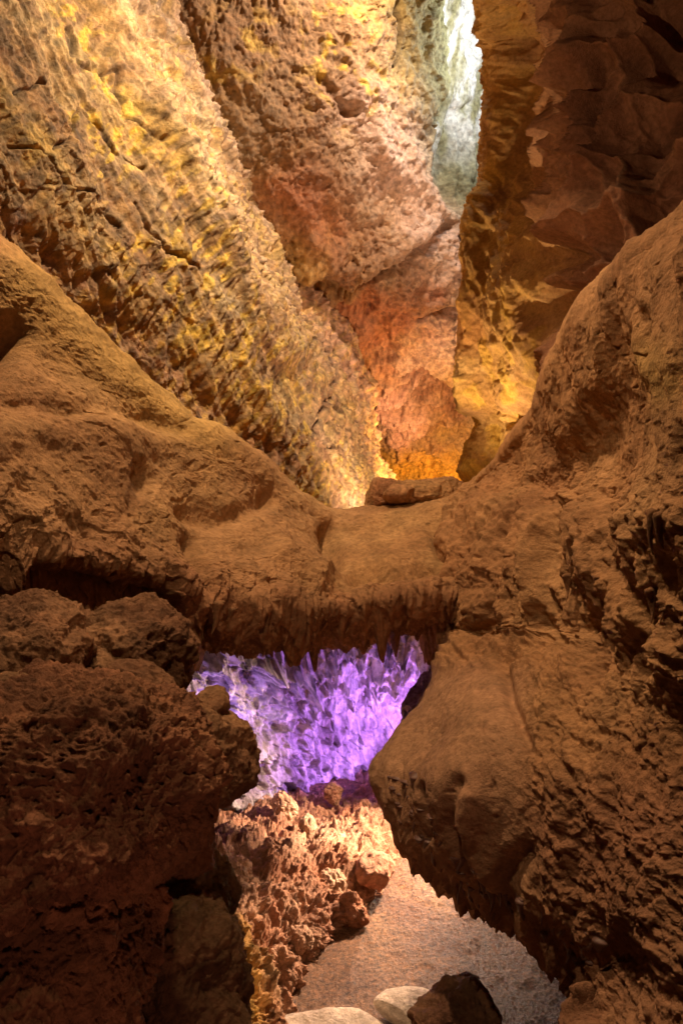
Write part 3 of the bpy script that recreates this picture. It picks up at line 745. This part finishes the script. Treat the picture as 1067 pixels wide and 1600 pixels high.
def boulder(px, py, d, r, seed, mat=M_CLINK, col=((.30, .15, .07), (.22, .10, .05), (.36, .20, .09)), label=None, n=190, cuts=7, rough=1.0, rot=0.0, name='boulder', group=None, cutd=(.62, .9), smooth=1.0):
    rng = np.random.RandomState(seed)
    # sphere from a normalised grid (6 cube faces)
    n = int(np.clip(max(r) / d * F * .85 / DEV, 16, 210)) if d > 1.2 else n
    g = np.linspace(-1, 1, n)
    g = np.tan(g * math.pi / 4)
    U, V = np.meshgrid(g, g)
    Ps = []; Q = []; off = 0
    i = (np.arange(n - 1)[:, None] * n + np.arange(n - 1)[None]); q0 = np.stack([i, i + 1, i + n + 1, i + n], -1).reshape(-1, 4)
    for ax in range(3):
        for sg in (-1, 1):
            P = np.zeros((n, n, 3)); P[..., ax] = sg; P[..., (ax + 1) % 3] = U * sg; P[..., (ax + 2) % 3] = V
            Ps.append(P.reshape(-1, 3)); Q.append(q0 + off); off += n * n
    P = np.concatenate(Ps); P /= np.linalg.norm(P, axis=1)[:, None]; Q = np.concatenate(Q)
    key = np.round((P + 2) * 1e5).astype(np.int64); key = key[:, 0] + key[:, 1] * 1000003 + key[:, 2] * 1000000000039; _, first, inv = np.unique(key, return_index=True, return_inverse=True)
    P = P[first]; Q = inv.ravel()[Q]
    N = P.copy()
    r = np.array(r, float); R0 = float(r.mean())
    for _ in range(cuts):
        v = rng.normal(size=3); v /= np.linalg.norm(v); lim = rng.uniform(*cutd)
        a = P @ v; over = np.maximum(a - lim, 0); P = P - .92 * over[:, None] * v
    P = P * r
    ca, sa = math.cos(rot), math.sin(rot)
    P = np.stack([P[:, 0] * ca + P[:, 2] * sa, P[:, 1], -P[:, 0] * sa + P[:, 2] * ca], 1)
    N = N / r; N = np.stack([N[:, 0] * ca + N[:, 2] * sa, N[:, 1], -N[:, 0] * sa + N[:, 2] * ca], 1); N /= np.linalg.norm(N, axis=1)[:, None]
    B = P + seed * 3.7
    P = P + N * (R0 * .22 * fbm(B, .9 / R0, 4, seed) * smooth)[:, None]
    F1, F2, _, i1 = worley((B + .1 * R0 * fbm(B, 2 / R0, 2, 3)[:, None]) * (2.0 / R0), seed)
    P = P + N * (R0 * .16 * (.5 - F1) * rough)[:, None]
    F1, F2, _, i2 = worley((B + .03 * fbm(B, 6, 2, 3)[:, None]) * 9, seed + 1)
    P = P + N * ((.035 * (.5 - F1) + .042 * crag(B, 5, 5, seed + 5) + .020 * crag(B, 18, 3, seed + 7) + .008 * ridged(B, 40, 2, 4)) * rough * min(1, R0 / .25))[:, None]
    c = palette(B, col, 3, seed, 2) * (.8 + .45 * i2)[:, None]
    o = mesh_obj(name, P, Q, mat, c)
    o.location = [float(a) for a in at(px, py, d)]
    tag(o, label, 'boulder' if name == 'boulder' else 'rock', group)
    return o


def boulders():
    G = 'boulders piled at the left'
    DK = ((.24, .12, .06), (.16, .075, .04), (.31, .17, .085)); RD = ((.26, .11, .06), (.32, .15, .075), (.17, .075, .04))
    boulder(204, 1030, 2.35, (.20, .22, .20), 3, col=DK, rot=.4, label='dark craggy boulder standing highest on the left pile, just under the bridge', group=G)
    boulder(45, 1010, 2.15, (.24, .25, .13), 4, col=DK, rot=.25, label='brown boulder at the left frame edge under the mound, topmost there', group=G, cutd=(.75, .95))
    boulder(55, 1120, 1.75, (.15, .18, .105), 5, col=DK, label='rounded dusty boulder above the huge leaning one at the left edge', group=G, cutd=(.75, .95))
    boulder(205, 1085, 1.95, (.12, .14, .075), 6, col=DK, rot=.2, label='small tan boulder wedged between the craggy peak and the huge leaning boulder', group=G, cutd=(.75, .95))
    boulder(90, 1250, 1.62, (.37, .32, .27), 17, col=RD, rot=-.25, n=260, label='huge leaning rust-dark boulder filling the lower left', group=G, cutd=(.78, .95))
    boulder(20, 1470, 1.50, (.30, .30, .26), 18, col=RD, rot=.7, n=230, label='dark red boulder in the bottom left corner below the huge one', group=G, cutd=(.78, .95))
    boulder(326, 1185, 2.45, (.150, .20, .20), 9, col=DK, rot=-.5, label='dark block jutting against the purple opening', group=G)
    boulder(330, 1100, 2.55, (.06, .08, .055), 10, col=DK, n=110, label='small dark lump on top of the jutting block', group=G)
    boulder(290, 1290, 2.5, (.10, .15, .18), 12, col=RD, rot=-.3, n=140, label='narrow shadowed rock below the jutting block', group=G)
    boulder(312, 1390, 2.55, (.15, .18, .15), 13, col=((.26, .18, .075), (.20, .12, .06), (.30, .2, .1)), rot=.5, label='olive brown boulder beside the pink clinker bank', group=G)
    boulder(300, 1540, 2.3, (.20, .2, .26), 14, col=((.24, .15, .065), (.18, .09, .05), (.28, .17, .09)), label='dim brown boulder at the bottom beside the yellow tinted clinker', group=G)
    # others
    boulder(655, 775, 5.35, (.44, .30, .15), 21, col=((.34, .18, .08), (.26, .12, .06), (.4, .23, .1)), label='flat topped boulder resting on the middle of the rock bridge', cuts=10, rough=.5)
    boulder(625, 772, 5.1, (.13, .12, .07), 24, n=100, col=((.34, .18, .08), (.26, .12, .06), (.4, .23, .1)), label='small stone in front of the flat boulder on the bridge', rough=.5)
    boulder(712, 1592, 2.95, (.165, .16, .13), 22, col=((.22, .12, .07), (.17, .08, .05), (.27, .15, .08)), label='dark rough boulder on the path at the bottom edge', rough=1.3)
    boulder(585, 1362, 4.55, (.13, .15, .09), 23, col=((.42, .2, .12), (.34, .15, .09), (.5, .28, .18)), label='reddish rock at the foot of the clinker bank, beside the lobe', n=120)
    boulder(662, 1105, 4.9, (.12, .2, .25), 26, col=((.30, .2, .2), (.24, .16, .15), (.36, .26, .26)), label='grey knobbly rock between the purple wall and the lobe', rot=.3)
    SL = ((.55, .45, .36), (.48, .38, .30), (.6, .5, .4))
    boulder(640, 1572, 3.42, (.19, .13, .03), 31, mat=M_SAND, col=SL, n=110, cuts=2, rough=.25, smooth=.4, name='stone_slab', label='pale flat stone left of the dark boulder on the path')
    boulder(510, 1618, 3.28, (.30, .17, .05), 32, mat=M_SAND, col=SL, n=110, cuts=2, rough=.25, smooth=.4, name='stone_slab', label='long pale kerb stone along the bottom edge of the path')


def clinker_rocks():
    rng = random.Random(12)
    proto = []
    for k in range(6):
        o = boulder(0, 0, 1, (.075, .07, .055), 60 + k, n=64, cuts=3, rough=2.6,
                    col=((.40, .22, .13), (.32, .14, .08), (.5, .33, .22)), name='rock')
        proto.append(o)
    spots = [(395, 1300), (430, 1335), (480, 1290), (540, 1330), (575, 1320), (520, 1390), (455, 1400), (410, 1430), (470, 1470), (435, 1520), (395, 1560), (445, 1260),
             (520, 1240), (570, 1260), (600, 1300), (500, 1440), (545, 1425), (370, 1370)]
    names = ['near the purple wall', 'under the lobe tip', 'halfway down the bank', 'against the path edge', 'beside the yellow patch']
    for i, (x, y) in enumerate(spots):
        o = proto[i] if i < 6 else proto[i % 6].copy()
        if i >= 6: C.objects.link(o)
        foot = float(np.interp(y, [1190, 1330, 1440, 1500, 1600], [640, 590, 510, 465, 440]))
        df = min(2.6 * F / (y - 800), 7.0) - .10 - .62 * np.clip((foot - x) / 240, 0, 1)
        o.location = [float(a) for a in at(x, y, df)]
        o.rotation_euler = (rng.uniform(0, 6), rng.uniform(0, 6), rng.uniform(0, 6))
        s = rng.uniform(.6, 1.25); o.scale = (s, s * rng.uniform(.7, 1), s)
        tag(o, 'rough reddish lump of clinker lying on the pink lit bank', 'rock', 'loose clinker on the bank')


def ground():
    xs = np.linspace(-.9, 2.2, 520); ys = np.linspace(2.3, 7.6, 620)
    Xg, Yg = np.meshgrid(xs, ys)
    P = np.stack([Xg.ravel(), Yg.ravel(), 0 * Xg.ravel()], 1)
    P[:, 2] += .030 * fbm(P, 1.2, 3, 3) + .012 * fbm(P, 9, 4, 6)
    F1, F2, _, i1 = worley(P * 55, 9)
    P[:, 2] += .014 * np.clip(.5 - F1, 0, 1) * (i1 > .35)
    nx, ny = len(xs), len(ys)
    i = np.arange(ny - 1)[:, None] * nx + np.arange(nx - 1)[None]; q = np.stack([i, i + 1, i + nx + 1, i + nx], -1).reshape(-1, 4)
    m = rock_mat('wet_path', .42, 1.0, 120, .7, .25, bdist=.014)
    c = palette(P, [(.17, .08, .036), (.11, .05, .027), (.23, .125, .065)], 2.2, 5, 2) * (.7 + .6 * i1)[:, None]
    F1, _, _, i2 = worley(P * [2.1, 2.1, 1], 19)
    c = mixc(c, (.55, .42, .30), .5 * sst(.16, .05, F1) * (i2 > .75))
    o = mesh_obj('path', P, q, m, c); tag(o, 'gritty reddish path', kind='structure')
    me = bpy.data.meshes.new('ground'); me.from_pydata([(-14, -8, -.12), (14, -8, -.12), (14, 24, -.12), (-14, 24, -.12)], [], [(0, 1, 2, 3)])
    me.update(); a = me.color_attributes.new('Tint', 'FLOAT_COLOR', 'POINT')
    a.data.foreach_set('color', [.25, .13, .07, 1] * 4); me.materials.append(M_CLINK)
    g = bpy.data.objects.new('ground', me); C.objects.link(g); tag(g, kind='structure')
    # floor of the upper gallery behind the bridge
    R = [[(x, y, d) for x in (-200, 100, 300, 500, 700, 900)] for y, d in ((905, 5.5), (880, 7.5), (862, 9.5), (840, 12), (822, 15), (812, 19))]
    s = Sheet(R, 4); s.P[:, 2] += .12 * fbm(s.base, 1.2, 4, 3) + .05 * billow(s.base, 5, 3, 4)
    c = palette(s.base, [BROWN, OCHRE], 1, 4)
    f = mesh_obj('gallery_floor', s.P, s.faces(), M_CLINK, c); tag(f, kind='structure')


for fn in (gallery_left_wall, gallery_end_wall, gallery_right_wall, rock_bridge, right_wall, purple_wall, rubble_bank, ground, boulders, clinker_rocks):
    fn()
